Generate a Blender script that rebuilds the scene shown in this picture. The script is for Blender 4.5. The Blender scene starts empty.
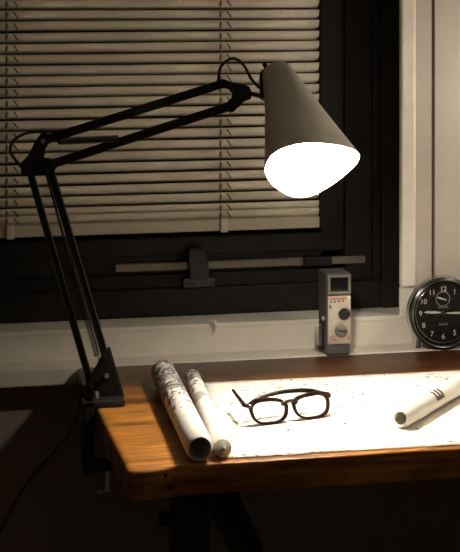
import bpy, bmesh, math, random
from mathutils import Vector, Matrix, noise
random.seed(7)
C = bpy.context.scene.collection
PI = math.pi
V = Vector

# ------------------------------------------------------------------ materials
def new_mat(name):
    m = bpy.data.materials.new(name); m.use_nodes = True
    nt = m.node_tree
    return m, nt, nt.nodes['Principled BSDF']

def N(nt, kind, **kw):
    n = nt.nodes.new(kind)
    for k, v in kw.items():
        if hasattr(n, k): setattr(n, k, v)
        else: n.inputs[k].default_value = v
    return n

def plain(name, col, rough=.5, metal=0.0, spec=.5, var=.06, scale=30, bump=0.0):
    m, nt, b = new_mat(name)
    b.inputs['Roughness'].default_value = rough
    b.inputs['Metallic'].default_value = metal
    b.inputs['Specular IOR Level'].default_value = spec
    tc = N(nt, 'ShaderNodeTexCoord'); nz = N(nt, 'ShaderNodeTexNoise', Scale=scale, Detail=5.0)
    nt.links.new(tc.outputs['Object'], nz.inputs['Vector'])
    r = N(nt, 'ShaderNodeValToRGB')
    r.color_ramp.elements[0].position = .3; r.color_ramp.elements[1].position = .7
    r.color_ramp.elements[0].color = (*[max(0, c*(1-var)) for c in col], 1)
    r.color_ramp.elements[1].color = (*[min(1, c*(1+var)) for c in col], 1)
    nt.links.new(nz.outputs['Fac'], r.inputs['Fac']); nt.links.new(r.outputs['Color'], b.inputs['Base Color'])
    if bump:
        bp = N(nt, 'ShaderNodeBump', Strength=bump, Distance=.002)
        nt.links.new(nz.outputs['Fac'], bp.inputs['Height']); nt.links.new(bp.outputs['Normal'], b.inputs['Normal'])
    return m

def wood(name, dark, mid, light, rough=.38, rear_darkening=False):
    m, nt, b = new_mat(name)
    b.inputs['Roughness'].default_value = rough; b.inputs['Specular IOR Level'].default_value = .3
    tc = N(nt, 'ShaderNodeTexCoord')
    mp = N(nt, 'ShaderNodeMapping'); mp.inputs['Scale'].default_value = (2.2, 16, 16)
    nt.links.new(tc.outputs['Object'], mp.inputs['Vector'])
    n1 = N(nt, 'ShaderNodeTexNoise', Scale=1.6, Detail=7.0, Roughness=.62, Distortion=.7)
    nt.links.new(mp.outputs[0], n1.inputs['Vector'])
    r = N(nt, 'ShaderNodeValToRGB'); e = r.color_ramp.elements
    e[0].position = .3; e[0].color = (*dark, 1); e[1].position = .74; e[1].color = (*light, 1)
    k = e.new(.5); k.color = (*mid, 1)
    nt.links.new(n1.outputs['Fac'], r.inputs['Fac'])
    # large worn blotches and fine dark pores
    n2 = N(nt, 'ShaderNodeTexNoise', Scale=7.0, Detail=4.0)
    nt.links.new(tc.outputs['Object'], n2.inputs['Vector'])
    r2 = N(nt, 'ShaderNodeValToRGB'); e = r2.color_ramp.elements
    e[0].position = .32; e[0].color = (.45, .42, .4, 1); e[1].position = .6; e[1].color = (1, 1, 1, 1)
    nt.links.new(n2.outputs['Fac'], r2.inputs['Fac'])
    mx = N(nt, 'ShaderNodeMixRGB', blend_type='MULTIPLY'); mx.inputs[0].default_value = .8
    nt.links.new(r.outputs[0], mx.inputs[1]); nt.links.new(r2.outputs[0], mx.inputs[2])
    mp3 = N(nt, 'ShaderNodeMapping'); mp3.inputs['Scale'].default_value = (6, 120, 120)
    nt.links.new(tc.outputs['Object'], mp3.inputs['Vector'])
    n3 = N(nt, 'ShaderNodeTexNoise', Scale=1.0, Detail=3.0)
    nt.links.new(mp3.outputs[0], n3.inputs['Vector'])
    r3 = N(nt, 'ShaderNodeValToRGB'); e = r3.color_ramp.elements
    e[0].position = .36; e[0].color = (.5, .45, .4, 1); e[1].position = .48; e[1].color = (1, 1, 1, 1)
    nt.links.new(n3.outputs['Fac'], r3.inputs['Fac'])
    m2 = N(nt, 'ShaderNodeMixRGB', blend_type='MULTIPLY'); m2.inputs[0].default_value = .7
    nt.links.new(mx.outputs[0], m2.inputs[1]); nt.links.new(r3.outputs[0], m2.inputs[2])
    last = m2.outputs[0]
    if rear_darkening:      # darkening painted into the wood colour along the rear strip, with an uneven border
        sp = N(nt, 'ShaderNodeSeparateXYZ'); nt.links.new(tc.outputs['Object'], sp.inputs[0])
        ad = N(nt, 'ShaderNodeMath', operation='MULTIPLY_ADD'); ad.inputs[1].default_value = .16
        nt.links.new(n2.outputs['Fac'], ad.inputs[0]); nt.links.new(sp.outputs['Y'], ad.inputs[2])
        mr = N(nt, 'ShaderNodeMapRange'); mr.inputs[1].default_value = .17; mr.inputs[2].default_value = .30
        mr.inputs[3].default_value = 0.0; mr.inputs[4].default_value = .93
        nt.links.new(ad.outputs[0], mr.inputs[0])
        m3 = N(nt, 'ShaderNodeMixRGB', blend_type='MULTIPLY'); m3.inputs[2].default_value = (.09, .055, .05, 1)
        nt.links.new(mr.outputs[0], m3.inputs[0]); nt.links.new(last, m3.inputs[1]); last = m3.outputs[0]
    nt.links.new(last, b.inputs['Base Color'])
    bp = N(nt, 'ShaderNodeBump', Strength=.25, Distance=.002)
    nt.links.new(n1.outputs['Fac'], bp.inputs['Height']); nt.links.new(bp.outputs['Normal'], b.inputs['Normal'])
    return m

def translucent(m, amount, col=(.8, .74, .64)):
    nt = m.node_tree; b = nt.nodes['Principled BSDF']; out = nt.nodes['Material Output']
    t = N(nt, 'ShaderNodeBsdfTranslucent'); t.inputs[0].default_value = (*col, 1)
    mx = N(nt, 'ShaderNodeMixShader'); mx.inputs[0].default_value = amount
    nt.links.new(b.outputs[0], mx.inputs[1]); nt.links.new(t.outputs[0], mx.inputs[2]); nt.links.new(mx.outputs[0], out.inputs['Surface'])

def drawing_paper(name):
    """off-white sheet printed with thin pale plan lines and small specks of lettering"""
    m, nt, b = new_mat(name)
    b.inputs['Roughness'].default_value = .75; b.inputs['Specular IOR Level'].default_value = .2
    tc = N(nt, 'ShaderNodeTexCoord')
    mb = N(nt, 'ShaderNodeMapping'); mb.inputs['Rotation'].default_value = (0, 0, .22)
    nt.links.new(tc.outputs['Object'], mb.inputs['Vector'])
    v1 = N(nt, 'ShaderNodeTexBrick', offset=.37, offset_frequency=3, squash=.6, squash_frequency=2)
    v1.inputs['Scale'].default_value = 7.0; v1.inputs['Mortar Size'].default_value = .006; v1.inputs['Mortar Smooth'].default_value = 0.0
    nt.links.new(mb.outputs[0], v1.inputs['Vector'])
    nm = N(nt, 'ShaderNodeTexNoise', Scale=11.0, Detail=2.0)
    nt.links.new(tc.outputs['Object'], nm.inputs['Vector'])
    gm = N(nt, 'ShaderNodeMath', operation='GREATER_THAN'); gm.inputs[1].default_value = .5
    nt.links.new(nm.outputs['Fac'], gm.inputs[0])
    lt = N(nt, 'ShaderNodeMath', operation='MULTIPLY')
    nt.links.new(v1.outputs['Fac'], lt.inputs[0]); nt.links.new(gm.outputs[0], lt.inputs[1])
    # broken runs of small dark marks
    mp = N(nt, 'ShaderNodeMapping'); mp.inputs['Scale'].default_value = (70, 160, 1); mp.inputs['Rotation'].default_value = (0, 0, .3)
    nt.links.new(tc.outputs['Object'], mp.inputs['Vector'])
    n1 = N(nt, 'ShaderNodeTexNoise', Scale=1.0, Detail=2.0)
    nt.links.new(mp.outputs[0], n1.inputs['Vector'])
    g1 = N(nt, 'ShaderNodeMath', operation='GREATER_THAN'); g1.inputs[1].default_value = .6
    nt.links.new(n1.outputs['Fac'], g1.inputs[0])
    n2 = N(nt, 'ShaderNodeTexNoise', Scale=9.0, Detail=2.0)
    nt.links.new(tc.outputs['Object'], n2.inputs['Vector'])
    g2 = N(nt, 'ShaderNodeMath', operation='GREATER_THAN'); g2.inputs[1].default_value = .52
    nt.links.new(n2.outputs['Fac'], g2.inputs[0])
    mu = N(nt, 'ShaderNodeMath', operation='MULTIPLY')
    nt.links.new(g1.outputs[0], mu.inputs[0]); nt.links.new(g2.outputs[0], mu.inputs[1])
    c1 = N(nt, 'ShaderNodeMixRGB'); c1.inputs[1].default_value = (.80, .755, .69, 1); c1.inputs[2].default_value = (.46, .43, .395, 1)
    nt.links.new(lt.outputs[0], c1.inputs[0])
    c2 = N(nt, 'ShaderNodeMixRGB'); c2.inputs[2].default_value = (.10, .08, .075, 1)
    nt.links.new(mu.outputs[0], c2.inputs[0]); nt.links.new(c1.outputs[0], c2.inputs[1])
    nt.links.new(c2.outputs[0], b.inputs['Base Color'])
    return m

def map_paper(name, amount=.5, scale=40.0, fade=(0.0, 1.0)):
    """white roll paper with grey and black map print that thins out towards one end (Generated Y)"""
    m, nt, b = new_mat(name)
    b.inputs['Roughness'].default_value = .6; b.inputs['Specular IOR Level'].default_value = .3
    tc = N(nt, 'ShaderNodeTexCoord'); sp = N(nt, 'ShaderNodeSeparateXYZ')
    nt.links.new(tc.outputs['Generated'], sp.inputs[0])
    mr = N(nt, 'ShaderNodeMapRange'); mr.inputs[1].default_value = fade[0]; mr.inputs[2].default_value = fade[1]
    mr.inputs[3].default_value = 0.0; mr.inputs[4].default_value = amount
    nt.links.new(sp.outputs['Y'], mr.inputs[0])
    n1 = N(nt, 'ShaderNodeTexNoise', Scale=scale, Detail=3.0, Distortion=1.2)
    nt.links.new(tc.outputs['Object'], n1.inputs['Vector'])
    th = N(nt, 'ShaderNodeMath', operation='SUBTRACT'); th.inputs[0].default_value = .78
    nt.links.new(mr.outputs[0], th.inputs[1])
    gt = N(nt, 'ShaderNodeMath', operation='GREATER_THAN')
    nt.links.new(n1.outputs['Fac'], gt.inputs[0]); nt.links.new(th.outputs[0], gt.inputs[1])
    n2 = N(nt, 'ShaderNodeTexNoise', Scale=scale*.35, Detail=2.0)
    nt.links.new(tc.outputs['Object'], n2.inputs['Vector'])
    g2 = N(nt, 'ShaderNodeMath', operation='GREATER_THAN')
    th2 = N(nt, 'ShaderNodeMath', operation='SUBTRACT'); th2.inputs[0].default_value = .74
    nt.links.new(mr.outputs[0], th2.inputs[1]); nt.links.new(n2.outputs['Fac'], g2.inputs[0]); nt.links.new(th2.outputs[0], g2.inputs[1])
    c0 = N(nt, 'ShaderNodeMixRGB'); c0.inputs[1].default_value = (.80, .76, .70, 1); c0.inputs[2].default_value = (.40, .38, .36, 1)
    nt.links.new(g2.outputs[0], c0.inputs[0])
    c1 = N(nt, 'ShaderNodeMixRGB'); c1.inputs[2].default_value = (.07, .065, .06, 1)
    nt.links.new(gt.outputs[0], c1.inputs[0]); nt.links.new(c0.outputs[0], c1.inputs[1])
    nt.links.new(c1.outputs[0], b.inputs['Base Color'])
    return m

def glass(name, tint=(1, 1, 1), ior=1.5):
    m, nt, b = new_mat(name)
    nt.nodes.remove(b)
    out = nt.nodes['Material Output']
    t = N(nt, 'ShaderNodeBsdfTransparent'); t.inputs[0].default_value = (*tint, 1)
    g = N(nt, 'ShaderNodeBsdfGlossy'); g.inputs['Roughness'].default_value = .03
    fr = N(nt, 'ShaderNodeFresnel'); fr.inputs[0].default_value = ior
    mx = N(nt, 'ShaderNodeMixShader')
    nt.links.new(fr.outputs[0], mx.inputs[0]); nt.links.new(t.outputs[0], mx.inputs[1]); nt.links.new(g.outputs[0], mx.inputs[2])
    nt.links.new(mx.outputs[0], out.inputs['Surface'])
    return m

def emitter(name, col, strength):
    m, nt, b = new_mat(name)
    nt.nodes.remove(b)
    e = N(nt, 'ShaderNodeEmission', Strength=strength); e.inputs[0].default_value = (*col, 1)
    nt.links.new(e.outputs[0], nt.nodes['Material Output'].inputs['Surface'])
    return m

M = dict(
    wall=plain('beige_wall_paint', (.72, .67, .585), .55, bump=.15, scale=14),
    panel=plain('pinkish_beige_panel_paint', (.52, .465, .405), .55, scale=14),
    wall_dim=plain('brown_wall_paint', (.44, .38, .31), .6, scale=14),
    wainscot=plain('dark_brown_wainscot', (.29, .225, .175), .6, scale=14),
    trim=plain('cream_trim_paint', (.80, .75, .66), .45, scale=20),
    ledge=plain('grey_ledge_paint', (.62, .57, .49), .5, scale=20),
    ceiling=plain('ceiling_paint', (.6, .58, .54), .8),
    floor=wood('dark_floor_boards', (.03, .018, .01), (.06, .036, .02), (.10, .06, .03), .5),
    frame=plain('black_frame_paint', (.015, .0135, .012), .5, spec=.2, var=.2, scale=25),
    bar=plain('worn_metal_bar', (.22, .19, .16), .5, .3, var=.12),
    latch=plain('dark_latch_metal', (.014, .013, .012), .45, .3, var=.2),
    plate=plain('worn_latch_plate', (.05, .045, .042), .4, .5, var=.3, scale=120),
    screw=plain('black_screw', (.006, .006, .006), .5),
    night=plain('night_pane', (.004, .004, .005), .15),
    slat=plain('beige_blind_slat', (.72, .65, .535), .7, spec=.15, var=.03),
    rail=plain('cream_blind_rail', (.55, .50, .40), .45, var=.04),
    cord=plain('blind_cord', (.15, .12, .085), .8),
    slat_mark=plain('dark_slat_mark', (.02, .016, .012), .9),
    cap=plain('pale_cord_cap', (.66, .60, .50), .5),
    lamp=plain('black_lamp_enamel', (.018, .017, .017), .5, .2, var=.2),
    shade=plain('grey_green_shade_enamel', (.70, .67, .585), .45, .0, spec=.3, var=.06, scale=10),
    lining=plain('white_shade_lining', (.88, .87, .84), .6),
    steel=plain('bright_steel', (.80, .78, .75), .35, .9),
    spring=plain('dull_spring_steel', (.016, .015, .015), .45, .6),
    rubber=plain('black_rubber_cord', (.030, .029, .028), .5),
    bulb=emitter('lit_bulb_glass', (1.0, .90, .76), 310.0),
    brass=plain('bulb_brass_cap', (.6, .5, .3), .35, 1.0),
    table=wood('worn_oak_top', (.13, .044, .009), (.46, .18, .034), (.74, .35, .075), .36, rear_darkening=True),
    iron=plain('black_table_iron', (.016, .015, .015), .45, .4, var=.25),
    paper=drawing_paper('printed_drawing_paper'),
    roll=map_paper('map_print_roll', .275, 75.0, (0.05, .60)),
    roll2=map_paper('pale_print_roll', .30, 70.0, (.3, 1.0)),
    roll3=plain('plain_roll_paper', (.78, .74, .67), .6, var=.03),
    print=plain('grey_green_print', (.10, .105, .09), .7),
    acetate=plain('dark_tortoise_acetate', (.022, .010, .008), .22, var=.5, scale=60),
    lens=glass('spectacle_lens'), crystal=glass('clock_crystal', ior=1.12),
    cambody=plain('grey_leatherette', (.085, .08, .076), .55, var=.25, scale=400, bump=.3),
    camgrey=plain('satin_grey_metal', (.24, .22, .20), .35, .8),
    camface=plain('brushed_silver_face', (.58, .53, .47), .35, .65, var=.05, scale=60),
    camblack=plain('camera_black', (.012, .012, .012), .35),
    camlens=plain('camera_dark_glass', (.006, .006, .007), .06),
    red=plain('red_print', (.45, .07, .04), .5),
    white=plain('white_print', (.75, .72, .66), .5),
    dark=plain('dark_print', (.05, .05, .05), .5),
    dial=plain('clock_black_dial', (.010, .0095, .009), .6, spec=.15),
    clockcase=plain('black_clock_case', (.020, .019, .018), .25, .2),
    chrome=plain('worn_chrome_ring', (.26, .245, .23), .26, 1.0),
    lume=plain('pale_luminous_paint', (.60, .55, .44), .6),
    lume2=plain('dull_grey_print', (.22, .22, .24), .6),
    flake=plain('peeled_paint', (.66, .60, .50), .6),
)

for k, a_ in (('roll', .03), ('roll2', .10), ('roll3', .05)): translucent(M[k], a_)

# ------------------------------------------------------------------ building helpers
ORIGIN = {}
def wloc(o):
    while o is not None:
        if o.name in ORIGIN: return ORIGIN[o.name]
        o = o.parent
    return V((0, 0, 0))

def tag(o, label=None, cat=None, group=None, kind=None):
    if label: o['label'] = label
    if cat: o['category'] = cat
    if group: o['group'] = group
    if kind: o['kind'] = kind
    return o

def thing(name, label, cat, loc, group=None, kind=None):
    o = bpy.data.objects.new(name, None); o.empty_display_size = .05
    C.objects.link(o); o.location = loc; ORIGIN[o.name] = V(loc)
    return tag(o, label, cat, group, kind)

def obj(name, bm, mats, parent=None, smooth=False, origin=None, label=None):
    """link a world-space bmesh as ONE mesh object under parent"""
    off = wloc(parent) if parent is not None else V(origin if origin else (0, 0, 0))
    bmesh.ops.translate(bm, verts=bm.verts, vec=-off)
    bmesh.ops.recalc_face_normals(bm, faces=bm.faces)
    me = bpy.data.meshes.new(name); bm.to_mesh(me); bm.free()
    for m in (mats if isinstance(mats, (list, tuple)) else [mats]): me.materials.append(m)
    if smooth:
        for p in me.polygons: p.use_smooth = True
        try: me.set_sharp_from_angle(angle=math.radians(38))
        except Exception: pass
    o = bpy.data.objects.new(name, me); C.objects.link(o)
    if parent is not None: o.parent = parent
    else: o.location = off; ORIGIN[o.name] = off
    if label: o['label'] = label
    return o

def BM(): return bmesh.new()

def box(bm, x0, x1, y0, y1, z0, z1, bev=0.0, seg=2, mat=0, xf=None):
    r = bmesh.ops.create_cube(bm, size=1.0)
    vs = r['verts']
    for v in vs:
        v.co = V((x0 + (v.co.x+.5)*(x1-x0), y0 + (v.co.y+.5)*(y1-y0), z0 + (v.co.z+.5)*(z1-z0)))
    fs = list({f for v in vs for f in v.link_faces})
    for f in fs: f.material_index = mat
    if xf is not None:
        for v in vs: v.co = xf @ v.co
    if bev:
        es = list({e for v in vs for e in v.link_edges})
        bmesh.ops.bevel(bm, geom=es, offset=bev, segments=seg, affect='EDGES', profile=.5)
    return bm

def frames(pts):
    pts = [V(p) for p in pts]; out = []
    t0 = (pts[1]-pts[0]).normalized()
    up = V((0, 0, 1)) if abs(t0.z) < .9 else V((1, 0, 0))
    n = (up - t0*up.dot(t0)).normalized()
    for i, p in enumerate(pts):
        t = (pts[min(i+1, len(pts)-1)] - pts[max(i-1, 0)]).normalized()
        n = (n - t*n.dot(t)).normalized()
        out.append((p, t, n, t.cross(n)))
    return out

def tube(bm, pts, r, seg=10, caps=True, mat=0, flat=1.0):
    rings = []
    for i, (p, t, n, b) in enumerate(frames(pts)):
        rr = r[i] if isinstance(r, (list, tuple)) else r
        rings.append([bm.verts.new(p + n*math.cos(a)*rr*flat + b*math.sin(a)*rr) for a in [2*PI*k/seg for k in range(seg)]])
    for a, b in zip(rings, rings[1:]):
        for k in range(seg):
            f = bm.faces.new((a[k], a[(k+1) % seg], b[(k+1) % seg], b[k])); f.material_index = mat
    if caps:
        for rg in (rings[0], rings[-1]):
            f = bm.faces.new(rg); f.material_index = mat
    return bm

def spline(pts, n=8):
    """Catmull-Rom through pts"""
    pts = [V(p) for p in pts]; P = [pts[0]*2-pts[1]] + pts + [pts[-1]*2-pts[-2]]
    out = []
    for i in range(1, len(P)-2):
        for k in range(n):
            t = k/n; a, b, c, d = P[i-1], P[i], P[i+1], P[i+2]
            out.append(.5*((2*b) + (-a+c)*t + (2*a-5*b+4*c-d)*t*t + (-a+3*b-3*c+d)*t**3))
    out.append(pts[-1]); return out

def bar(bm, p0, p1, w, h, bev=.001, side=None, mat=0):
    """rectangular bar between two points; w across (in plane), h along `side` direction"""
    p0, p1 = V(p0), V(p1); t = (p1-p0).normalized()
    s = V(side) if side is not None else V((0, 0, 1))
    s = (s - t*s.dot(t)).normalized(); u = t.cross(s); L = (p1-p0).length
    xf = Matrix((( t.x, u.x, s.x, p0.x), (t.y, u.y, s.y, p0.y), (t.z, u.z, s.z, p0.z), (0, 0, 0, 1)))
    return box(bm, 0, L, -w/2, w/2, -h/2, h/2, bev, 2, mat, xf)

def revolve(bm, prof, origin, axis, seg=48, mats=None, ref=None, closed=False):
    """profile of (t, r) along axis"""
    o = V(origin); a = V(axis).normalized()
    up = V(ref) if ref is not None else (V((0, 0, 1)) if abs(a.z) < .9 else V((1, 0, 0)))
    n = (up - a*up.dot(a)).normalized(); b = a.cross(n)
    rings = []
    for t, r in prof:
        if r < 1e-6: rings.append([bm.verts.new(o + a*t)])
        else: rings.append([bm.verts.new(o + a*t + (n*math.cos(q) + b*math.sin(q))*r) for q in [2*PI*k/seg for k in range(seg)]])
    pairs = list(zip(rings, rings[1:]))
    if closed: pairs.append((rings[-1], rings[0]))
    for i, (A, B) in enumerate(pairs):
        mi = mats[i] if mats else 0
        for k in range(seg):
            k2 = (k+1) % seg
            if len(A) == 1 and len(B) == 1: continue
            if len(A) == 1: f = bm.faces.new((A[0], B[k2], B[k]))
            elif len(B) == 1: f = bm.faces.new((A[k], A[k2], B[0]))
            else: f = bm.faces.new((A[k], A[k2], B[k2], B[k]))
            f.material_index = mi
    return bm

def disc(bm, c, axis, r, depth, seg=32, ref=None, bev=0.0):
    prof = [(0, 0), (0, r), (depth-bev, r), (depth, r-bev), (depth, 0)] if bev else [(0, 0), (0, r), (depth, r), (depth, 0)]
    return revolve(bm, prof, c, axis, seg, ref=ref)

def prism(bm, outline, depth_vec):
    """extrude a closed 3-D outline by depth_vec"""
    d = V(depth_vec); a = [bm.verts.new(V(p)) for p in outline]; b = [bm.verts.new(V(p)+d) for p in outline]
    n = len(a); bm.faces.new(a); bm.faces.new(b[::-1])
    for k in range(n): bm.faces.new((a[k], b[k], b[(k+1) % n], a[(k+1) % n]))
    return bm

# ------------------------------------------------------------------ camera
YAW = math.atan(353/1680)
cam = bpy.data.cameras.new('camera'); co = bpy.data.objects.new('camera', cam); C.objects.link(co)
co.location = (0, -3.29, 1.53); co.rotation_euler = (PI/2, 0, -YAW)
cam.sensor_fit = 'HORIZONTAL'; cam.sensor_width = 36; cam.lens = 36*1680/460
cam.shift_y = -306/460; cam.clip_start = .05
bpy.context.scene.camera = co
RT = V((math.cos(YAW), -math.sin(YAW), 0)); FW = V((math.sin(YAW), math.cos(YAW), 0))   # lamp arm plane: RT along the arm, FW across it

# ------------------------------------------------------------------ the room
YW, YF = .07, .165         # wall face, window frame face
XL, XR, YB, ZT = -2.2, 1.78, -4.2, 2.6
def struct(name, bm, m, parent=None, smooth=False):
    o = obj(name, bm, m, parent, smooth)
    if parent is None: o['kind'] = 'structure'
    return o

struct('floor', box(BM(), XL, XR, YB, .3, -.05, 0), M['floor'])
struct('ceiling', box(BM(), XL, XR, YB, .3, ZT, ZT+.05), M['ceiling'])
struct('wall_left', box(BM(), XL-.05, XL, YB, .3, 0, ZT), M['wall'])
struct('wall_right', box(BM(), XR, XR+.05, YB, .3, 0, ZT), M['wall'])
struct('wall_front', box(BM(), XL, XR, YB-.05, YB, 0, ZT), M['wall_dim'])
WX0, WX1, WZ0, WZ1 = -.75, 1.0945, .809, 2.15       # window opening
b = BM()
box(b, XL, WX1, YW, .30, 0, WZ0)                    # under the window
box(b, XL, WX0, YW, .30, WZ0, ZT)                   # left of it
box(b, WX0, WX1, YW, .30, WZ1, ZT)                  # above it
box(b, WX1, 1.1378, YW, .30, 0, ZT, mat=1)                 # right of it, first board
box(b, 1.1378, 1.1448, YW+.02, .30, 0, ZT, mat=1)          # bottom of the seam
box(b, 1.1448, XR, YW-.002, .30, 0, ZT, mat=1)             # second board
struct('wall_back', b, [M['wall'], M['panel']])
# bright casing edge of the window, stops above the sill
b = BM(); box(b, 1.0675, 1.1012, YW-.010, YW+.006, .868, WZ1, .006, 4)
struct('trim_1', b, M['trim'])
# lower lip of the sill and the ledge behind the table
b = BM(); box(b, XL, WX1+.004, YW-.0012, YW+.03, .7985, .8092, .003, 3)
box(b, 1.0675, WX1+.004, YW-.004, YW+.006, .806, .869, .003)
struct('trim_2', b, M['wall'])
b = BM(); box(b, XL, XR, YW-.006, YW+.01, .0, .7165)
struct('trim_4', b, M['wainscot'])
b = BM(); box(b, XL, XR, 0.0, YW+.01, .716, .7495, .003)
struct('trim_3', b, M['ledge'])

# window: black frame, sash, dark pane, pull bar, latch
win = thing('window_1', None, None, (.4, .2, .81), kind='structure')
b = BM()
box(b, 1.054, 1.0943, YF-.018, .27, .8095, WZ1, .003)
box(b, 1.036, 1.055, YF-.008, .27, .8095, WZ1, .003)
box(b, .976, 1.037, YF, .27, .8095, WZ1, .003)
box(b, .9236, .977, YF+.006, .27, .8095, WZ1, .003)
box(b, WX0, WX0+.12, YF, .27, .8095, WZ1, .003)
box(b, WX0+.1, .95, YF, .27, WZ1-.1, WZ1, .003)
box(b, WX0+.1, 1.06, YF-.012, .27, .8095, .868, .003)
box(b, WX0+.1, 1.04, YF-.002, .27, .866, .897, .003)
box(b, WX0+.1, .98, YF+.006, .27, .895, .935, .002)
box(b, WX0+.1, .93, YF+.002, .27, .933, .972, .004)
obj('window_frame', b, M['frame'], win)
b = BM(); box(b, WX0+.1, .93, .25, .262, .96, WZ1-.08); obj('pane', b, M['night'], win)
b = BM(); box(b, .4825, 1.0208, YF-.006, YF+.008, .9045, .9205, .002)
obj('pull_bar', b, M['bar'], win)
lt = BM()
prism(lt, [(.633, YF-.03, .951), (.662, YF-.03, .951), (.674, YF-.03, .925), (.676, YF-.03, .889), (.636, YF-.03, .889), (.634, YF-.03, .92)], (0, .034, 0))
bmesh.ops.bevel(lt, geom=lt.edges[:], offset=.003, segments=2, affect='EDGES')
lo = obj('latch', lt, M['latch'], win)
b = BM(); box(b, .622, .690, YF-.02, YF+.004, .869, .889, .002); lp = obj('latch_plate', b, M['plate'], lo)
for x in (.629, .641, .672, .683):
    obj('screw', disc(BM(), (x, YF-.019, .878), (0, -1, 0), .0035, .002, 12), M['screw'], win)
b = BM(); box(b, .884, .946, YF-.012, YF+.006, .902, .923, .004)
obj('bar_dark_block', b, M['latch'], win)  # dark block added over the dark stretch of the bar

# ------------------------------------------------------------------ venetian blind
bl = thing('venetian_blind', 'beige horizontal slat blind lowered over the black framed window', 'blind', (.3, .185, .979))
BX0, BX1, YB0 = -.63, .9215, .178
b = BM(); box(b, BX0, BX1, YB0-.012, YB0+.012, .9815, 1.0065, .004, 3); obj('bottom_rail', b, M['rail'], bl)
b = BM(); z = 1.0145; zs = []
while z < 2.02:
    zs.append(z); z += .0150 if len(zs) < 2 else .0226
for i, z in enumerate(zs):
    jz = random.uniform(-.0008, .0008); tilt = math.radians(59 + random.uniform(-2, 2)); w = .0245
    rows = []
    for k in range(7):
        s = (k/6-.5)*w; crown = .0028*(1-(2*k/6-1)**2)
        y = YB0 - s*math.cos(tilt) - crown*math.sin(tilt)
        zz = z + jz + s*math.sin(tilt) - crown*math.cos(tilt)
        rows.append([b.verts.new((x, y, zz + .0006*math.sin(x*5+i))) for x in [BX0 + (BX1-BX0)*q/10 for q in range(11)]])
    for A, B in zip(rows, rows[1:]):
        for q in range(10): b.faces.new((A[q], A[q+1], B[q+1], B[q]))
sl = obj('slat_panel', b, M['slat'], bl, True)
so = sl.modifiers.new('thickness', 'SOLIDIFY'); so.thickness = .0006
b = BM(); box(b, BX0, BX1, YB0-.016, YB0+.02, 2.02, 2.05, .002); obj('head_rail', b, M['rail'], bl)
for xc in (.259, .7054, -.2):
    b = BM()
    tube(b, [(xc, YB0-.015, .985), (xc, YB0-.0155, 1.5), (xc, YB0-.015, 2.02)], .0009, 6)
    for z in zs:
        tube(b, [(xc-.0005, YB0-.0145, z-.004), (xc+.0005, YB0-.0150, z+.006)], .0026, 6)
    obj('ladder_cord', b, M['cord'], bl)
    b = BM()
    for z in zs:
        q = b.verts
        xa = xc + .019
        vs = [q.new((xa-.006, YB0-.0105, z+.0075)), q.new((xa-.003, YB0-.0110, z+.0075)), q.new((xa+.006, YB0-.0075, z-.005)), q.new((xa+.004, YB0-.0072, z-.006))]
        f = b.faces.new(vs)
    e = bmesh.ops.extrude_face_region(b, geom=b.faces[:])
    bmesh.ops.translate(b, verts=[v for v in e['geom'] if isinstance(v, bmesh.types.BMVert)], vec=(0, -.002, 0))
    obj('slat_marks', b, M['slat_mark'], bl)  # slanted dark marks set on the slats beside each cord
    b = BM(); box(b, xc, xc+.016, YB0-.016, YB0-.008, .979, 1.0085, .002); obj('cord_cap', b, M['cap'], bl)

# curl of peeled paint on the sill lip
b = BM(); path = spline([(.6555, YW-.0015, .8165), (.6620, YW-.0060, .8175), (.6690, YW-.0120, .8150), (.6730, YW-.0150, .8080), (.6720, YW-.0135, .7990), (.6690, YW-.0080, .7900)], 5)
A, B = [], []
for k, p in enumerate(path):
    u = k/(len(path)-1); h = .0015 + .0036*math.sin(PI*min(1, .25+.7*u))
    A.append(b.verts.new(p + V((h*.7, -.0015, h*.6)))); B.append(b.verts.new(p - V((h*.7, -.0008, h*.6))))
for k in range(len(A)-1): b.faces.new((A[k], A[k+1], B[k+1], B[k]))
o = obj('paint_flake', b, M['flake'], None, True, (.664, YW-.007, .786)); so = o.modifiers.new('thickness', 'SOLIDIFY'); so.thickness = .0012
tag(o, 'small pale curl of peeled paint on the sill edge below the window', 'paint flake')

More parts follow.
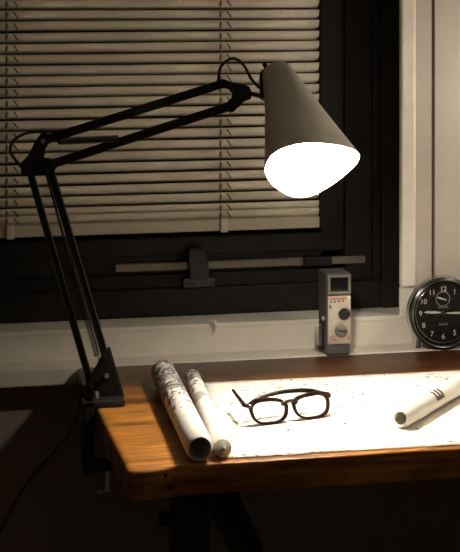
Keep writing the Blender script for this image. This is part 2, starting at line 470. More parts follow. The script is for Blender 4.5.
# ------------------------------------------------------------------ table
tb = thing('drafting_table', 'worn thick wooden drafting table with black iron legs against the window wall', 'table', (1.0, -.35, 0))
TX0, TX1, TYB, TZ, TT = .3817, 1.70, -.006, .75, .0485
def yfront(x):
    s = max(0, min(1, (.475-x)/.075)); s = s*s*(3-2*s)
    return -.6875 - .013*s + .0022*noise.noise(V((x*14, 3.1, 0))) + .001*noise.noise(V((x*60, 0, 0)))
b = BM(); secs = []
xs = [0, .0012, .004, .008, .014] + [.02 + .012*k for k in range(30)] + [.4+.04*k for k in range(22)] + [1.30, 1.31, TX1-TX0]
for t in xs:
    x = TX0 + t
    rr = .009; ins = rr - math.sqrt(max(0, rr*rr - (rr-min(t, rr))**2))
    te = TX1 - x; ins = max(ins, .006 - te if te < .006 else 0)
    y0, y1 = yfront(x) + ins*.9, TYB - ins*.6
    zt = TZ - ins*.62 ; zb = TZ - TT + ins*.62
    r = .0045 if x > .47 else .0045 + .005*max(0, min(1, (.47-x)/.05))
    r = min(r, (zt-zb)*.45); sec = []
    for cy, cz, a0 in ((y0+r, zt-r, PI/2), (y0+r*.6, zb+r*.6, PI), (y1-.003, zb+.003, 1.5*PI), (y1-.003, zt-.003, 0)):
        q = .003 if cy > -.2 else (r if a0 < PI else r*.6)
        for k in range(5):
            a = a0 + (PI/2)*k/4
            wob = .0016*noise.noise(V((x*22, cy*20, cz*30)))
            sec.append((x, cy + q*math.cos(a) + (wob if cy < -.2 else 0), cz + q*math.sin(a) + (wob*.4 if cy < -.2 and a0 < PI else 0)))
    # points along the top and left side, so the slab is not dead straight
    secs.append([b.verts.new(p) for p in sec])
n = len(secs[0])
for A, B in zip(secs, secs[1:]):
    for k in range(n): b.faces.new((A[k], A[(k+1) % n], B[(k+1) % n], B[k]))
b.faces.new(secs[0][::-1]); b.faces.new(secs[-1])
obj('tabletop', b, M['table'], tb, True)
for x, y, z in ((.4425, -.694, .738), (.4505, -.693, .719)):
    obj('bolt', disc(BM(), (x, y+.004, z), (0, -1, 0), .0035, .004, 16, bev=.001), M['iron'], tb, True)
ZB = TZ - TT
for lx, bx in ((.5025, .552), (1.50, 1.45)):
    for lx, ly, nm in ((lx, -.565, 1), (bx, -.30, 0)):
        b = BM(); box(b, lx-.028, lx+.034, ly-.03, ly+.03, 0.02, ZB-.022, .006)
        lg = obj('leg', b, M['iron'], tb)
        b = BM(); box(b, lx-.04, lx+.05, ly-.045, ly+.045, ZB-.024, ZB-.0005, .003); obj('top_plate', b, M['iron'], lg)
        b = BM(); disc(b, (lx, ly, 0), (0, 0, 1), .035, .022, 24, bev=.004); obj('foot', b, M['iron'], lg, True)
        if nm:
            b = BM(); revolve(b, [(0, 0), (0, .006), (.006, .007), (.008, .012), (.016, .014), (.022, .010), (.024, 0)], (lx-.027, ly, .628), (-1, 0, 0), 20); obj('knob', b, M['iron'], lg, True)
    b = BM(); bar(b, (lx if lx > 1.2 else .506, -.54, .14), (lx, -.32, .14), .03, .03, .003); obj('side_rail', b, M['iron'], tb)
for ly, xl, xr in ((-.565, .53, 1.475), (-.30, .58, 1.425)):
    b = BM(); bar(b, (xl, ly, .16), (xr, ly, .16), .03, .035, .003); obj('stretcher', b, M['iron'], tb)
    for xa, xb in ((xl-.004, .80), (xr+.005, 1.21)):
        b = BM(); bar(b, (xa, ly, ZB-.012), (xb, ly, .175), .012, .034, .002, side=(1, 0, .5)); obj('brace', b, M['iron'], tb)

# ------------------------------------------------------------------ drawing sheet and paper rolls
b = BM(); nx, ny = 48, 28; P0, P1, P2, P3 = V((.545, -.667)), V((1.55, -.672)), V((1.55, -.192)), V((.603, -.1765))
grid = []
for j in range(ny+1):
    row = []
    for i in range(nx+1):
        u, w = i/nx, j/ny
        p = (P0*(1-u)+P1*u)*(1-w) + (P3*(1-u)+P2*u)*w
        e = min(u, 1-u, w, 1-w)
        h = .0012*max(0, noise.noise(V((p.x*7, p.y*7, 1.3)))) + (.0022*max(0, noise.noise(V((p.x*9, p.y*9, 5))))*max(0, 1-e*10))
        row.append(b.verts.new((p.x, p.y, TZ + .0007 + h*.7)))
    grid.append(row)
for A, B in zip(grid, grid[1:]):
    for i in range(nx): b.faces.new((A[i], A[i+1], B[i+1], B[i]))
sh = obj('drawing_sheet', b, M['paper'], None, True, (1.05, -.42, TZ))
so = sh.modifiers.new('thickness', 'SOLIDIFY'); so.thickness = .0005; so.offset = -1
tag(sh, 'large white printed drawing sheet lying flat on the wooden table', 'paper sheet')

for pts in ([(.850, -.2692), (.864, -.2676), (.8775, -.2686)], [(.905, -.262), (.913, -.2612)], [(.655, -.252), (.668, -.2512)]):
    obj('pen_stroke', tube(BM(), [(x, y, TZ+.0012) for x, y in pts], .0008, 6), M['dark'], sh)

def paper_roll(name, p0, p1, r, m, label, wall=.0022, turns=0, wob=.0, out=.0):
    """hollow rolled paper; p0 is the mouth nearest the viewer"""
    p0, p1 = V(p0), V(p1); L = (p1-p0).length; a = (p1-p0).normalized(); b = BM()
    up = V((0, 0, 1)); u = (up - a*up.dot(a)).normalized(); w = a.cross(u)
    T = turns if turns else 1.0
    n = int(60*T); inner = r - wall - (.0016*(T-1))
    ringsA = []
    for st in [k/10 for k in range(11)]:
        ro, ri = [], []
        for k in range(n+1):
            q = 2*PI*T*k/n - PI*.62
            f = k/n if turns else 0
            ra = r - .0018*(T)*f if turns else r
            th = .0009 if turns else wall
            ra += wob*math.sin(2*q+.6)
            d = u*math.cos(q) + w*math.sin(q)
            lip = (.004*f if turns else 0) * (1-st)
            c = p0 + a*(L*st + lip)
            ro.append(b.verts.new(c + d*ra)); ri.append(b.verts.new(c + d*(ra-th) - a*(out*(1-2*st))))
        ringsA.append((ro, ri))
    for (o1, i1), (o2, i2) in zip(ringsA, ringsA[1:]):
        for k in range(n):
            b.faces.new((o1[k], o1[k+1], o2[k+1], o2[k])); b.faces.new((i1[k], i2[k], i2[k+1], i1[k+1]))
        b.faces.new((o1[0], o2[0], i2[0], i1[0])); b.faces.new((o1[n], i1[n], i2[n], o2[n]))
    for (o1, i1) in (ringsA[0], ringsA[-1]):
        for k in range(n): b.faces.new((o1[k], i1[k], i1[k+1], o1[k+1]))
    if not turns: bmesh.ops.remove_doubles(b, verts=b.verts, dist=1e-5)
    o = obj(name, b, m, None, True, tuple((p0+p1)/2 - V((0, 0, r))))
    tag(o, label, 'paper roll'); return o

paper_roll('rolled_map', (.5002, -.6700, TZ+.0235), (.5265, -.170, TZ+.0235), .0228, M['roll'],
           'thick white paper roll with black map print at the left of the sheet', .0046, wob=.0004, out=.012)
paper_roll('rolled_map', (.5395, -.6640, TZ+.0167), (.5785, -.195, TZ+.0167), .0147, M['roll2'],
           'thin white paper roll lying between the thick printed roll and the sheet', .0112, out=.010)
r3 = paper_roll('rolled_map', (.8735, -.5570, TZ+.0202), (1.12, -.275, TZ+.0202), .0175, M['roll3'],
                'white paper roll with a small dark block mark lying on the right of the sheet', wall=.0062, out=.008, wob=.0003)
# three dark bars of print wrapped on the right roll
a = (V((1.12, -.275, 0)) - V((.8735, -.557, 0))).normalized(); u = V((0, 0, 1)); w = a.cross(u)
b = BM(); base = V((.8735, -.557, TZ+.0202))
def patch(b, t0, t1, q0, q1, r=.01765):
    rows = []
    for t in (t0, t1):
        rows.append([b.verts.new(base + a*t + (u*math.cos(q) + w*math.sin(q))*r) for q in [q0+(q1-q0)*k/6 for k in range(7)]])
    for k in range(6): b.faces.new((rows[0][k], rows[0][k+1], rows[1][k+1], rows[1][k]))
for k in range(3):
    patch(b, .114+.0125*k, .1225+.0125*k, .05, 1.25)
patch(b, .114, .1475, .95, 1.35)
pm = obj('print_mark', b, M['print'], r3, True); so = pm.modifiers.new('thickness', 'SOLIDIFY'); so.thickness = .0003; so.offset = 1

# ------------------------------------------------------------------ eyeglasses
gl = thing('eyeglasses', 'dark brown thick rimmed eyeglasses lying on the drawing sheet', 'eyeglasses', (.693, -.46, TZ))
GZ = TZ + .0022
gx = V((.7395-.6658, -.4700+.4883, 0)).normalized(); gc = V((.7005, -.4800, GZ)); gn = V((gx.y, -gx.x, 0))       # across, centre, towards the viewer
lean = .38; GS, GH = 1.19, .89
def G(x, z, d=0):        # front plane, leaning back
    x *= GS; z *= GH
    return gc + gx*x + V((0, 0, 1))*(z*math.cos(lean)) - gn*(z*math.sin(lean)) + gn*(d - .10*x*x*10*.1)
def lens_outline(s, grow=0.0, n=40):
    pts = []
    for k in range(n):
        q = 2*PI*k/n; cx, cz = math.cos(q), math.sin(q)
        e = 2.7
        rx = abs(cx)**(2/e)*math.copysign(1, cx); rz = abs(cz)**(2/e)*math.copysign(1, cz)
        x = (.0255+grow)*rx; zz = (.0195+grow)*rz
        x *= 1.0 + .10*zz/.02          # wider at the brow
        if zz > 0: zz *= 1 + .10*x/.025 # brow lifts outwards
        pts.append((s*(x+.0345), zz+.0240))
    return pts
b = BM()
for s in (-1, 1):
    inn = lens_outline(s); outl = []
    for (x, z), (x2, z2) in zip(inn, lens_outline(s, .0066)):
        up_ = max(0, (z-.028)/.016)
        outl.append((x + (x2-x)*(.72+.25*up_), max(.0005, z + (z2-z)*(.70+.34*up_))))
    n = len(inn); f_, k_ = .0022, -.0022
    R4 = [[b.verts.new(G(x, z, d)) for x, z in o_] for o_, d in ((inn, f_), (outl, f_), (outl, k_), (inn, k_))]
    for i in range(4):
        A, B = R4[i], R4[(i+1) % 4]
        for k in range(n): b.faces.new((A[k], A[(k+1) % n], B[(k+1) % n], B[k]))
# bridge and end pieces
tube(b, spline([G(-.0125, .034), G(-.006, .0385), G(.006, .0385), G(.0125, .034)], 5), .0030, 10, flat=1.2)
for s in (-1, 1):
    tube(b, [G(s*.0620, .037), G(s*.0675, .0392, -.001), G(s*.0695, .0395, -.006)], [.0046, .0042, .0036], 10)
fr_ = obj('front_frame', b, M['acetate'], gl, True)
for s in (-1, 1):
    b = BM(); vs = [b.verts.new(G(x, z, 0)) for x, z in lens_outline(s, .0008)]; b.faces.new(vs)
    lo = obj('lens', b, M['lens'], gl)
    obj('hinge', disc(BM(), G(s*.0685, .0395, -.002)-V((0, 0, .003)), (0, 0, 1), .0016, .006, 12), M['steel'], fr_)
# left temple open behind the rim, right temple folded across the back
def temple(pts, r=.0046):
    b = BM(); P = spline(pts, 6); n = len(P)
    tube(b, P, [r*(1 - .3*i/n) for i in range(n)], 10, flat=1.0)
    for v in b.verts: pass
    return obj('temple', b, M['acetate'], gl, True)
hl, hr = G(-.0695, .0395, -.008), G(.0695, .0395, -.008)
yy = V((0, 1, 0))
temple([hl, hl + yy*.030 + V((0, 0, .001)), hl + yy*.060 + V((0, 0, .002)), hl + yy*.090 + V((0, 0, .003))], .0038)
temple([hr, hr - gn*.008 - gx*.006, hr - gn*.018 - gx*.03 + V((0, 0, .006)), hr - gn*.022 - gx*.07 + V((0, 0, .008)), hr - gn*.022 - gx*.105 + V((0, 0, .006)), hr - gn*.017 - gx*.135 + V((0, 0, .001)), hr - gn*.011 - gx*.155 - V((0, 0, .007))])

# ------------------------------------------------------------------ desk lamp
lamp = thing('desk_lamp', 'black spring arm desk lamp clamped to the left table edge and lit', 'lamp', (.383, -.27, TZ))
def W(p, d=0): return V(p) + FW*d
b = BM()                                            # C-shaped clamp: upper jaw, spine, lower jaw
box(b, .360, .4335, -.318, -.286, TZ+.0006, TZ+.0135, .003)
box(b, .358, .379, -.318, -.286, .634, TZ+.0135, .003)
box(b, .362, .412, -.314, -.290, .636, .656, .003)
cl = obj('clamp', b, M['lamp'], lamp)
b = BM(); tube(b, [(.403, -.302, .598), (.403, -.302, .692)], .0036, 12); obj('clamp_screw', b, M['steel'], cl, True)
b = BM(); disc(b, (.403, -.302, .690), (0, 0, 1), .012, .0105, 20, bev=.002); obj('clamp_pad', b, M['lamp'], cl, True)
b = BM(); tube(b, [(.390, -.305, .5965), (.404, -.301, .5985)], .0022, 10)
for p in ((.389, -.3053, .5964), (.405, -.3008, .5986)): bmesh.ops.create_icosphere(b, subdivisions=2, radius=.0046, matrix=Matrix.Translation(p))
obj('screw_handle', b, M['steel'], cl, True)
# swivel post and base bracket (two triangular cheeks)
b = BM(); tube(b, [(.384, -.292, TZ+.008), (.384, -.284, TZ+.020)], .008, 16); obj('swivel_post', b, M['lamp'], lamp, True)
tri = [(.4050, -.2585, .846), (.4145, -.2605, .846), (.4400, -.2658, .757), (.4345, -.2647, .7535), (.372, -.2516, .7585), (.3745, -.252, .780)]
for d in (-.026, -.006):
    b = BM(); prism(b, [W(p, d) for p in tri], FW*.003); obj('base_cheek', b, M['lamp'], lamp)
b = BM(); prism(b, [W(p, -.026) for p in [(.372, -.2516, .760), (.4395, -.2657, .7575), (.4385, -.2655, .7635), (.372, -.2516, .766)]], FW*.022); obj('base_web', b, M['lamp'], lamp)
for p in ((.4085, -.2593, .832), (.3830, -.2539, .779), (.4100, -.2596, .800)):
    b = BM(); tube(b, [W(p, -.031), W(p, .001)], .0042, 14); obj('pivot_bolt', b, M['steel'] if p[2] == .8 else M['lamp'], lamp, True)
# lower arm: two square tubes and a spring beside the right one
E1, E2 = V((.3062, -.2377, 1.180)), V((.2718, -.2305, 1.172))
b = BM(); bar(b, W((.4085, -.2593, .826), -.014), W(E1, -.014), .0125, .0125, .0015, side=FW); obj('lower_arm', b, M['lamp'], lamp)
b = BM(); bar(b, W((.3830, -.2539, .775), -.014), W(E2, -.014), .0115, .0125, .0015, side=FW); obj('lower_arm', b, M['lamp'], lamp)
def spring(name, p0, p1, r=.0048, wire=.0010, pitch=.0030):
    p0, p1 = V(p0), V(p1); t = (p1-p0); L = t.length; t.normalize()
    n0 = FW - t*FW.dot(t); n0.normalize(); bb = t.cross(n0); turns = int((L-.05)/pitch); pts = [p0]
    for k in range(turns*8+1):
        q = 2*PI*k/8; pts.append(p0 + t*(.025 + (L-.05)*k/(turns*8)) + n0*r*math.cos(q) + bb*r*math.sin(q))
    pts.append(p1); b = BM(); tube(b, pts, wire, 5); return obj(name, b, M['spring'], lamp, True)
spring('arm_spring', W((.4000, -.2575, .812), -.026), W((.3420, -.245, 1.02), -.026))
b = BM(); tube(b, [W((.3420, -.245, 1.02), -.026), W((.3010, -.2366, 1.172), -.026)], .0022, 8); obj('spring_rod', b, M['spring'], lamp, True)
# elbow bracket
el = [(x, -.2305 - (x-.2718)*.2103, z) for x, z in ((.2600, 1.160), (.3080, 1.160), (.3200, 1.171), (.3160, 1.187), (.2975, 1.190), (.3000, 1.206), (.3085, 1.219), (.3060, 1.233), (.2940, 1.236), (.2845, 1.223), (.2710, 1.196), (.2570, 1.181))]
for d in (-.026, -.006):
    b = BM(); prism(b, [W(p, d) for p in el], FW*.003); obj('elbow_plate', b, M['lamp'], lamp)
for p in ((.2985, -.236, 1.222), (.3062, -.2377, 1.172), (.2718, -.2305, 1.172), (.315, -.2395, 1.181)):
    b = BM(); tube(b, [W(p, -.031), W(p, .001)], .0040, 14); obj('pivot_bolt', b, M['steel'] if p[2] > 1.2 else M['lamp'], lamp, True)
# upper arm
b = BM(); bar(b, W((.2985, -.236, 1.222), -.014), W((.6170, -.3030, 1.3255), -.014), .0125, .0125, .0015, side=FW); obj('upper_arm', b, M['lamp'], lamp)
b = BM(); bar(b, W((.3120, -.239, 1.179), -.014), W((.6300, -.3060, 1.2850), -.014), .0125, .0125, .0015, side=FW); obj('upper_arm', b, M['lamp'], lamp)
spring('arm_spring', W((.2990, -.236, 1.221), -.028), W((.4566, -.2693, 1.2275), -.028), .0058, .0012, .0030)
b = BM(); tube(b, [W((.4566, -.2693, 1.2275), -.030), W((.4566, -.2693, 1.2275), -.006)], .003, 10); obj('spring_pin', b, M['lamp'], lamp, True)
# head bracket: a forked plate with a round bite on the arm side
hb = [(.6030, -.3000, 1.327), (.6160, -.3028, 1.3325), (.6300, -.3057, 1.3270), (.6480, -.3095, 1.3240), (.6610, -.3122, 1.3190), (.6660, -.3133, 1.3080), (.6640, -.3129, 1.2980), (.6520, -.3104, 1.2930), (.6420, -.3083, 1.2830), (.6330, -.3064, 1.2740), (.6220, -.3041, 1.2750), (.6080, -.3012, 1.2800),
      (.6130, -.3022, 1.2860), (.6230, -.3043, 1.2910), (.6300, -.3057, 1.2990), (.6310, -.306, 1.3080), (.6250, -.3047, 1.3150), (.6120, -.302, 1.3180)]
for d in (-.025, -.006):
    b = BM(); prism(b, [W(p, d) for p in hb], FW*.0035); obj('head_plate', b, M['lamp'], lamp)
for p in ((.6160, -.303, 1.3245), (.6280, -.3055, 1.2835), (.6570, -.3115, 1.309)):
    b = BM(); tube(b, [W(p, -.030), W(p, .002)], .0042, 14); obj('pivot_bolt', b, M['lamp'], lamp, True)
b = BM(); tube(b, [W((.6500, -.310, 1.3095), -.013), W((.6900, -.3185, 1.3000), -.013)], .0042, 12); obj('head_pin', b, M['lamp'], lamp, True)
# cone shade: round at the neck, its mouth slightly bent out of round
SP, MC = V((.7148, -.3134, 1.3388)), V((.7433, -.442, 1.1791))
AX = (MC-SP); SL = AX.length; AX.normalize(); R0 = .0300
RIM = [0.0886, 0.0848, 0.0815, 0.0788, 0.0768, 0.0754, 0.0746, 0.0744, 0.0748, 0.0759, 0.0777, 0.0803, 0.0837, 0.088, 0.0932, 0.0997, 0.1076, 0.117, 0.1272, 0.1375, 0.1457, 0.1476, 0.1424, 0.1337, 0.1243, 0.1139, 0.1038, 0.0953, 0.0883, 0.0826, 0.0779, 0.0742, 0.0714, 0.0692, 0.0678, 0.0669, 0.0667, 0.067, 0.0679, 0.0694, 0.0715, 0.0742, 0.0776, 0.0816, 0.0864, 0.0916, 0.0969, 0.1016, 0.1051, 0.1069, 0.1073, 0.1074, 0.1073, 0.1072, 0.1069, 0.1065, 0.1065, 0.1075, 0.1083, 0.1068, 0.1044, 0.1014, 0.0974, 0.0928]
e1, e2 = V((0.9261, 0.005, 0.3773)), V((-0.2151, -0.8145, 0.5388))
def rimr(a):
    k = (a/(2*PI)*64) % 64; i = int(k); f = k-i; P = [RIM[(i+j) % 64] for j in (-1, 0, 1, 2)]
    return .5*(2*P[1] + (P[2]-P[0])*f + (2*P[0]-5*P[1]+4*P[2]-P[3])*f*f + (3*P[1]-P[0]-3*P[2]+P[3])*f**3)
n1 = (e1 - AX*e1.dot(AX)).normalized(); n2 = (e2 - AX*e2.dot(AX) - n1*e2.dot(n1)).normalized()
SEG = 80; b = BM()
def sring(t, r, into=0.0):
    out = []
    for k in range(SEG):
        q = 2*PI*k/SEG
        if t <= 0: p = SP + AX*t + (n1*math.cos(q) + n2*math.sin(q))*(r - into)
        else:
            f = t/SL; p0 = SP + (n1*math.cos(q) + n2*math.sin(q))*(R0 - into); p1 = MC + (e1*math.cos(q) + e2*math.sin(q))*(rimr(q) - into)
            p = p0*(1-f) + p1*f
        out.append(b.verts.new(p))
    return out
TH = .0018
rings = [sring(-.0175, .008), sring(-.0170, .0165), sring(-.0145, .0225), sring(-.0085, .0275), sring(0, R0), sring(SL*.35, 0), sring(SL*.7, 0), sring(SL, 0),
         sring(SL, 0, TH), sring(SL*.7, 0, TH), sring(SL*.35, 0, TH), sring(0, R0, TH), sring(-.0085, .0255), sring(-.0130, .0205), sring(-.0150, .008)]
for i in range(len(rings)):
    A, B = rings[i], rings[(i+1) % len(rings)]
    for k in range(SEG):
        f = b.faces.new((A[k], A[(k+1) % SEG], B[(k+1) % SEG], B[k])); f.material_index = 1 if 8 <= i < 14 else 0
shd = obj('lamp_shade', b, [M['shade'], M['lining']], lamp, True)
b = BM(); tube(b, [SP - AX*.020, SP + AX*.130], .0125, 20); obj('lamp_socket', b, M['brass'], lamp, True)
bp = [(t+.0945, r) for t, r in ((.038, 0), (.038, .0125), (.060, .0135), (.075, .018), (.088, .0245), (.100, .0285), (.110, .0300), (.120, .0285), (.130, .0240), (.137, .0160), (.140, .007), (.1405, 0))]
b = BM(); revolve(b, bp, SP, AX, 28); obj('light_bulb', b, M['bulb'], lamp, True, label='glowing light bulb inside the shade')
# side fitting and top knob on the shade
nrm = (-RT - AX*(-RT).dot(AX)).normalized()
fit = SP + AX*.030 + nrm*.037
b = BM(); tube(b, [V((.6880, -.3180, 1.3005)) + FW*-.013, fit], .0055, 12); obj('shade_mount', b, M['lamp'], lamp, True)
b = BM(); bmesh.ops.create_icosphere(b, subdivisions=2, radius=.0032, matrix=Matrix.Translation(SP + AX*.028 + (nrm*.74 - FW*.68).normalized()*.0405)); obj('mount_screw', b, M['steel'], shd, True)
b = BM(); tube(b, [SP - AX*.014 + nrm*.0225, SP - AX*.007 + nrm*.0285, SP + AX*.002 + nrm*.0315, SP + AX*.020 + nrm*.0362, SP + AX*.042 + nrm*.0420], .0036, 10, flat=1.8); obj('shade_bracket', b, M['lamp'], lamp, True)
kp = SP - AX*.010 + nrm*.020
b = BM(); tube(b, [kp, kp + V((-.002, 0, .014))], .0028, 10); bmesh.ops.create_icosphere(b, subdivisions=2, radius=.0048, matrix=Matrix.Translation(kp + V((-.002, 0, .015)))); obj('switch_knob', b, M['lamp'], shd, True)
# power cord: from the shade over the head, along the arm, a loop at the elbow, down to the floor
s_in = SP + AX*.022 + nrm*.034
cords = [
 [s_in, (.6840, -.3170, 1.3150), (.6769, -.3156, 1.3195), (.6645, -.313, 1.3339), (.6503, -.310, 1.3593), (.6307, -.3059, 1.3705), (.6105, -.3017, 1.3540), (.6050, -.3005, 1.3260), (.5950, -.2985, 1.3190)],
 [(.3350, -.2437, 1.2340), (.3080, -.2380, 1.2385), (.2718, -.2305, 1.2365), (.2470, -.2253, 1.2240), (.2390, -.2236, 1.2032), (.2541, -.2268, 1.1796), (.2700, -.2300, 1.1640)],
 [(.4020, -.2575, .835), (.3960, -.262, .822), (.3800, -.262, .796), (.3640, -.262, .765), (.3500, -.262, .7150), (.3330, -.262, .6850), (.2980, -.262, .6480), (.2600, -.262, .6030), (.2290, -.262, .5510), (.1920, -.262, .470), (.15, -.262, .33), (.10, -.27, .15), (.02, -.28, .03), (-.15, -.25, .006), (-.6, -.10, .006)],
]
for i, pts in enumerate(cords):
    b = BM(); tube(b, spline([W(p, -.018 if i < 2 and k > 0 else 0) for k, p in enumerate(pts)], 6), .0027 if i < 2 else .0022, 8); obj('power_cord', b, M['rubber'], lamp, True)

# ------------------------------------------------------------------ cine camera on the ledge
cm = thing('movie_camera', 'small vintage grey and silver movie camera standing on the ledge below the window', 'camera', (.9185, .03, TZ))
CX0, CX1, CY0, CY1 = .8930, .9446, -.004, .058
ZC = TZ
b = BM(); box(b, CX0, CX1, CY0, CY1, ZC, .9155, .004, 3); obj('body', b, M['cambody'], cm)
fx = (CX0+CX1)/2
b = BM(); box(b, CX0+.0035, CX1-.0005, CY0-.003, CY0+.002, .7725, .8700, .001); obj('face_plate', b, M['camface'], cm)
# bezel around the viewfinder window
b = BM(); z0, z1 = .8740, .9130
box(b, CX0+.0020, CX1-.0005, CY0-.005, CY0+.002, z1-.0055, z1, .001); box(b, CX0+.0020, CX1-.0005, CY0-.005, CY0+.002, z0, z0+.006, .001)
box(b, CX0+.0020, CX0+.0080, CY0-.005, CY0+.002, z0+.004, z1-.004, .001); box(b, CX1-.0065, CX1-.0005, CY0-.005, CY0+.002, z0+.004, z1-.004, .001)
bz = obj('viewfinder_bezel', b, M['camgrey'], cm)
b = BM(); box(b, CX0+.007, CX1-.006, CY0-.0015, CY0+.001, z0+.005, z1-.005); obj('viewfinder_glass', b, M['camlens'], bz)
b = BM(); revolve(b, [(0, .0115), (.004, .0115), (.006, .0095), (.008, .0090), (.008, .0072), (.004, .0070), (.004, 0)], (.9300, CY0-.003, .8335), (0, -1, 0), 32); ln = obj('lens_barrel', b, M['camblack'], cm, True)
b = BM(); revolve(b, [(0, .0128), (.0015, .0128), (.002, .0115)], (.9300, CY0-.003, .8335), (0, -1, 0), 32); obj('lens_ring', b, M['camgrey'], ln, True)
b = BM(); revolve(b, [(0, 0), (0, .0135), (.004, .0130), (.005, .0118), (.005, 0)], (.9240, CY0-.003, .8000), (0, -1, 0), 32); dl = obj('dial', b, M['camgrey'], cm, True)
b = BM(); bar(b, (.9165, CY0-.0088, .8015), (.9320, CY0-.0088, .7985), .0030, .0020, .0005, side=(0, 1, 0)); obj('dial_pointer', b, M['camblack'], dl)
# print on the face: a red line of lettering, small marks and red ticks
x = CX0+.0070
for wd in (.0030, .0026, .0030, .0022, .0030, .0030, .0026, .0030, .0024):
    obj('red_letter', box(BM(), x, x+wd, CY0-.0034, CY0-.0028, .8625, .8668), M['red'], cm); x += wd + .0012
for x, z, w_ in ((.8995, .7840, .004), (.9070, .7800, .004), (.9030, .7875, .0025), (.9385, .7860, .0025), (.9385, .7810, .0025)):
    obj('red_mark', box(BM(), x, x+w_, CY0-.0034, CY0-.0028, z, z+.0028), M['red'], cm)
for x, z in ((.9010, .8570), (.9090, .8570), (.9170, .8575), (.9255, .8580), (.8990, .8485), (.9000, .8455)):
    obj('small_mark', box(BM(), x, x+.0036, CY0-.0034, CY0-.0028, z, z+.0036), M['dark'], cm)
for k in range(7):
    q = PI*(.15+.12*k); obj('scale_tick', box(BM(), .9240+.0165*math.cos(q)-.0008, .9240+.0165*math.cos(q)+.0008, CY0-.0034, CY0-.0028, .80+.0165*math.sin(q)-.0008, .80+.0165*math.sin(q)+.0008), M['dark'], cm)
# left flank: knob and fold-out crank
b = BM(); revolve(b, [(0, .006), (.003, .006), (.004, .0045), (.004, 0)], (CX0, .012, .8220), (-1, 0, 0), 20); obj('side_knob', b, M['steel'], cm, True)
b = BM(); box(b, CX0-.006, CX0+.001, .008, .030, .789, .815, .002); box(b, CX0-.0045, CX0+.001, .012, .022, .758, .792, .002); ck = obj('winding_crank', b, M['camblack'], cm)
b = BM(); tube(b, spline([(CX0-.003, .034, .806), (CX0-.0115, .034, .797), (CX0-.0115, .034, .772), (CX0-.003, .034, .7625)], 5), .0016, 8); obj('crank_wire', b, M['steel'], ck, True)
b = BM(); box(b, CX0-.0105, CX0+.001, .020, .036, .7565, .764, .002); obj('crank_end', b, M['camblack'], ck)

cm.location.x -= .004; ORIGIN[cm.name] = V(cm.location)

# ------------------------------------------------------------------ alarm clock
KC = V((1.1415, .0, .8238)); KR = .0745
ck = thing('alarm_clock', 'round black alarm clock with pale numerals standing on the ledge at the right', 'clock', (1.1415, .025, TZ))
FY = .006                    # dial plane
b = BM(); revolve(b, [(0, 0), (0, .045), (.006, .058), (.016, .067), (.042, .0735), (.050, KR), (.054, KR-.001), (.056, KR-.004), (.0555, KR-.0075), (.052, KR-.0095), (.046, KR-.010)], (KC.x, .052, KC.z), (0, -1, 0), 72); obj('case', b, M['clockcase'], ck, True)
b = BM(); revolve(b, [(0, .0640), (.0035, .0632), (.0048, .0612), (.0040, .0592), (.0005, .0582)], (KC.x, FY, KC.z), (0, -1, 0), 72); obj('chrome_bezel', b, M['chrome'], ck, True)
b = BM(); revolve(b, [(0, .0668), (.0026, .0674), (.0036, .0686), (.0030, .0698), (.001, .0704)], (KC.x, FY-.0075, KC.z), (0, -1, 0), 72); obj('front_ring', b, M['chrome'], ck, True)
b = BM(); revolve(b, [(0, .0752), (.003, .0757), (.006, .0752)], (KC.x, .020, KC.z), (0, -1, 0), 72); obj('case_band', b, M['chrome'], ck, True)
b = BM(); disc(b, (KC.x, FY+.002, KC.z), (0, -1, 0), .0650, .002, 64); dl = obj('dial', b, M['dial'], ck)
def text(body, x, z, size, m, y, parent, name):
    cu = bpy.data.curves.new(name, 'FONT'); cu.body = body; cu.size = size; cu.align_x = 'CENTER'; cu.align_y = 'CENTER'; cu.extrude = .0003; cu.offset = 0; cu.resolution_u = 5
    t = bpy.data.objects.new(name, cu); C.objects.link(t)
    dg = bpy.context.evaluated_depsgraph_get(); me = bpy.data.meshes.new_from_object(t.evaluated_get(dg))
    bpy.data.objects.remove(t)
    me.transform(Matrix.Translation(V((x, y, z)) - wloc(parent)) @ Matrix.Rotation(PI/2, 4, 'X'))
    me.materials.clear(); me.materials.append(m)
    o = bpy.data.objects.new(name, me); C.objects.link(o); o.parent = parent; return o
for h in range(1, 13):
    q = math.radians(90 - 30*h); text(str(h), KC.x+.0490*math.cos(q), KC.z+.0490*math.sin(q), .0150, M['lume'], FY-.0004, dl, 'numeral')
# seconds subdial
b = BM(); revolve(b, [(0, .0155), (.0004, .0155), (.0004, .0138), (0, .0138)], (KC.x-.001, FY-.0001, KC.z+.029), (0, -1, 0), 40); obj('seconds_ring', b, M['lume2'], dl)
b = BM(); bar(b, (KC.x-.001, FY-.0012, KC.z+.029), (KC.x-.0125, FY-.0012, KC.z+.0325), .0036, .0006, .0001, side=(0, 1, 0)); bar(b, (KC.x-.001, FY-.0012, KC.z+.029), (KC.x+.006, FY-.0012, KC.z+.0265), .0026, .0006, .0001, side=(0, 1, 0)); obj('seconds_hand', b, M['lume'], dl)
def hand(name, p0, p1, wd):
    b = BM(); p0, p1 = V(p0), V(p1); t = (p1-p0); s = V((0, 1, 0)).cross(t.normalized())
    prism(b, [p0 - s*wd*.25, p0 + t*.35 - s*wd*.5, p0 + t*.8 - s*wd*.5, p1, p0 + t*.8 + s*wd*.5, p0 + t*.35 + s*wd*.5, p0 + s*wd*.25], (0, .0006, 0))
    return obj(name, b, M['lume'], dl)
hand('hour_hand', (KC.x-.006, FY-.003, KC.z+.0015), (KC.x-.0430, FY-.003, KC.z+.0035), .0048)
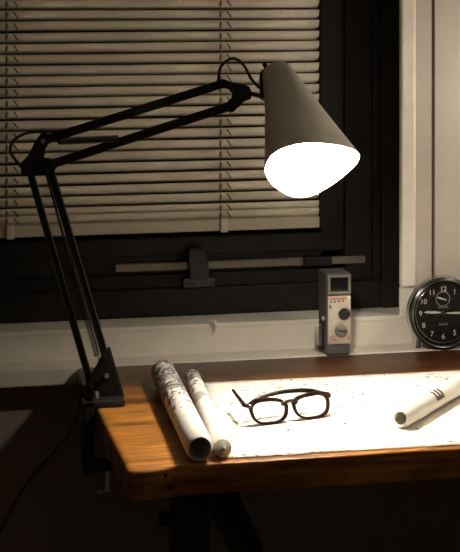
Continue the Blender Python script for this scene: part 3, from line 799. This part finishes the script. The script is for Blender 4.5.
hand('minute_hand', (KC.x+.006, FY-.004, KC.z), (KC.x+.0530, FY-.004, KC.z-.001), .0042)
b = BM(); disc(b, (KC.x, FY, KC.z), (0, -1, 0), .004, .005, 20, bev=.001); obj('hand_hub', b, M['camblack'], dl, True)
# two short lines of small print
for zc, n_, m in ((.0115, 7, 'lume2'), (-.0235, 6, 'lume2')):
    b = BM()
    for k in range(n_):
        x = KC.x + (k-(n_-1)/2)*.0031; box(b, x-.0010, x+.0010, FY-.0006, FY, KC.z+zc-.0014, KC.z+zc+.0014)
    obj('dial_print', b, M[m], dl)
b = BM(); disc(b, (KC.x, FY-.0085, KC.z), (0, -1, 0), .0610, .0012, 64); obj('crystal', b, M['crystal'], ck)
for s in (-1, 1):
    b = BM(); tube(b, [(KC.x+s*.047, .028, TZ), (KC.x+s*.0475, .028, TZ+.004), (KC.x+s*.0455, .028, TZ+.022)], [.0055, .0045, .0042], 14); obj('foot', b, M['chrome'], ck, True)
b = BM(); tube(b, [(KC.x, .046, TZ+.0), (KC.x, .044, TZ+.012)], .004, 12); obj('foot', b, M['chrome'], ck, True)

# ------------------------------------------------------------------ light and look
rl = bpy.data.lights.new('fill_light', 'POINT'); rl.energy = 3.7; rl.color = (1.0, .90, .75); rl.shadow_soft_size = .09  # unseen fill light added to brighten the right wall and the blind
ro = bpy.data.objects.new('fill_light', rl); C.objects.link(ro); ro.location = (1.385, -.20, 1.28)
w = bpy.data.worlds.new('night'); bpy.context.scene.world = w; w.use_nodes = True
w.node_tree.nodes['Background'].inputs[0].default_value = (.01, .01, .012, 1)
sc = bpy.context.scene
sc.view_settings.view_transform = 'Standard'; sc.view_settings.look = 'None'
sc.view_settings.exposure = 0.0; sc.view_settings.gamma = 1.0; sc.view_settings.use_curve_mapping = False
try:
    sc.cycles.max_bounces = 10; sc.cycles.diffuse_bounces = 6; sc.cycles.sample_clamp_indirect = 0; sc.cycles.transparent_max_bounces = 16
    sc.cycles.use_denoising = True
except Exception: pass
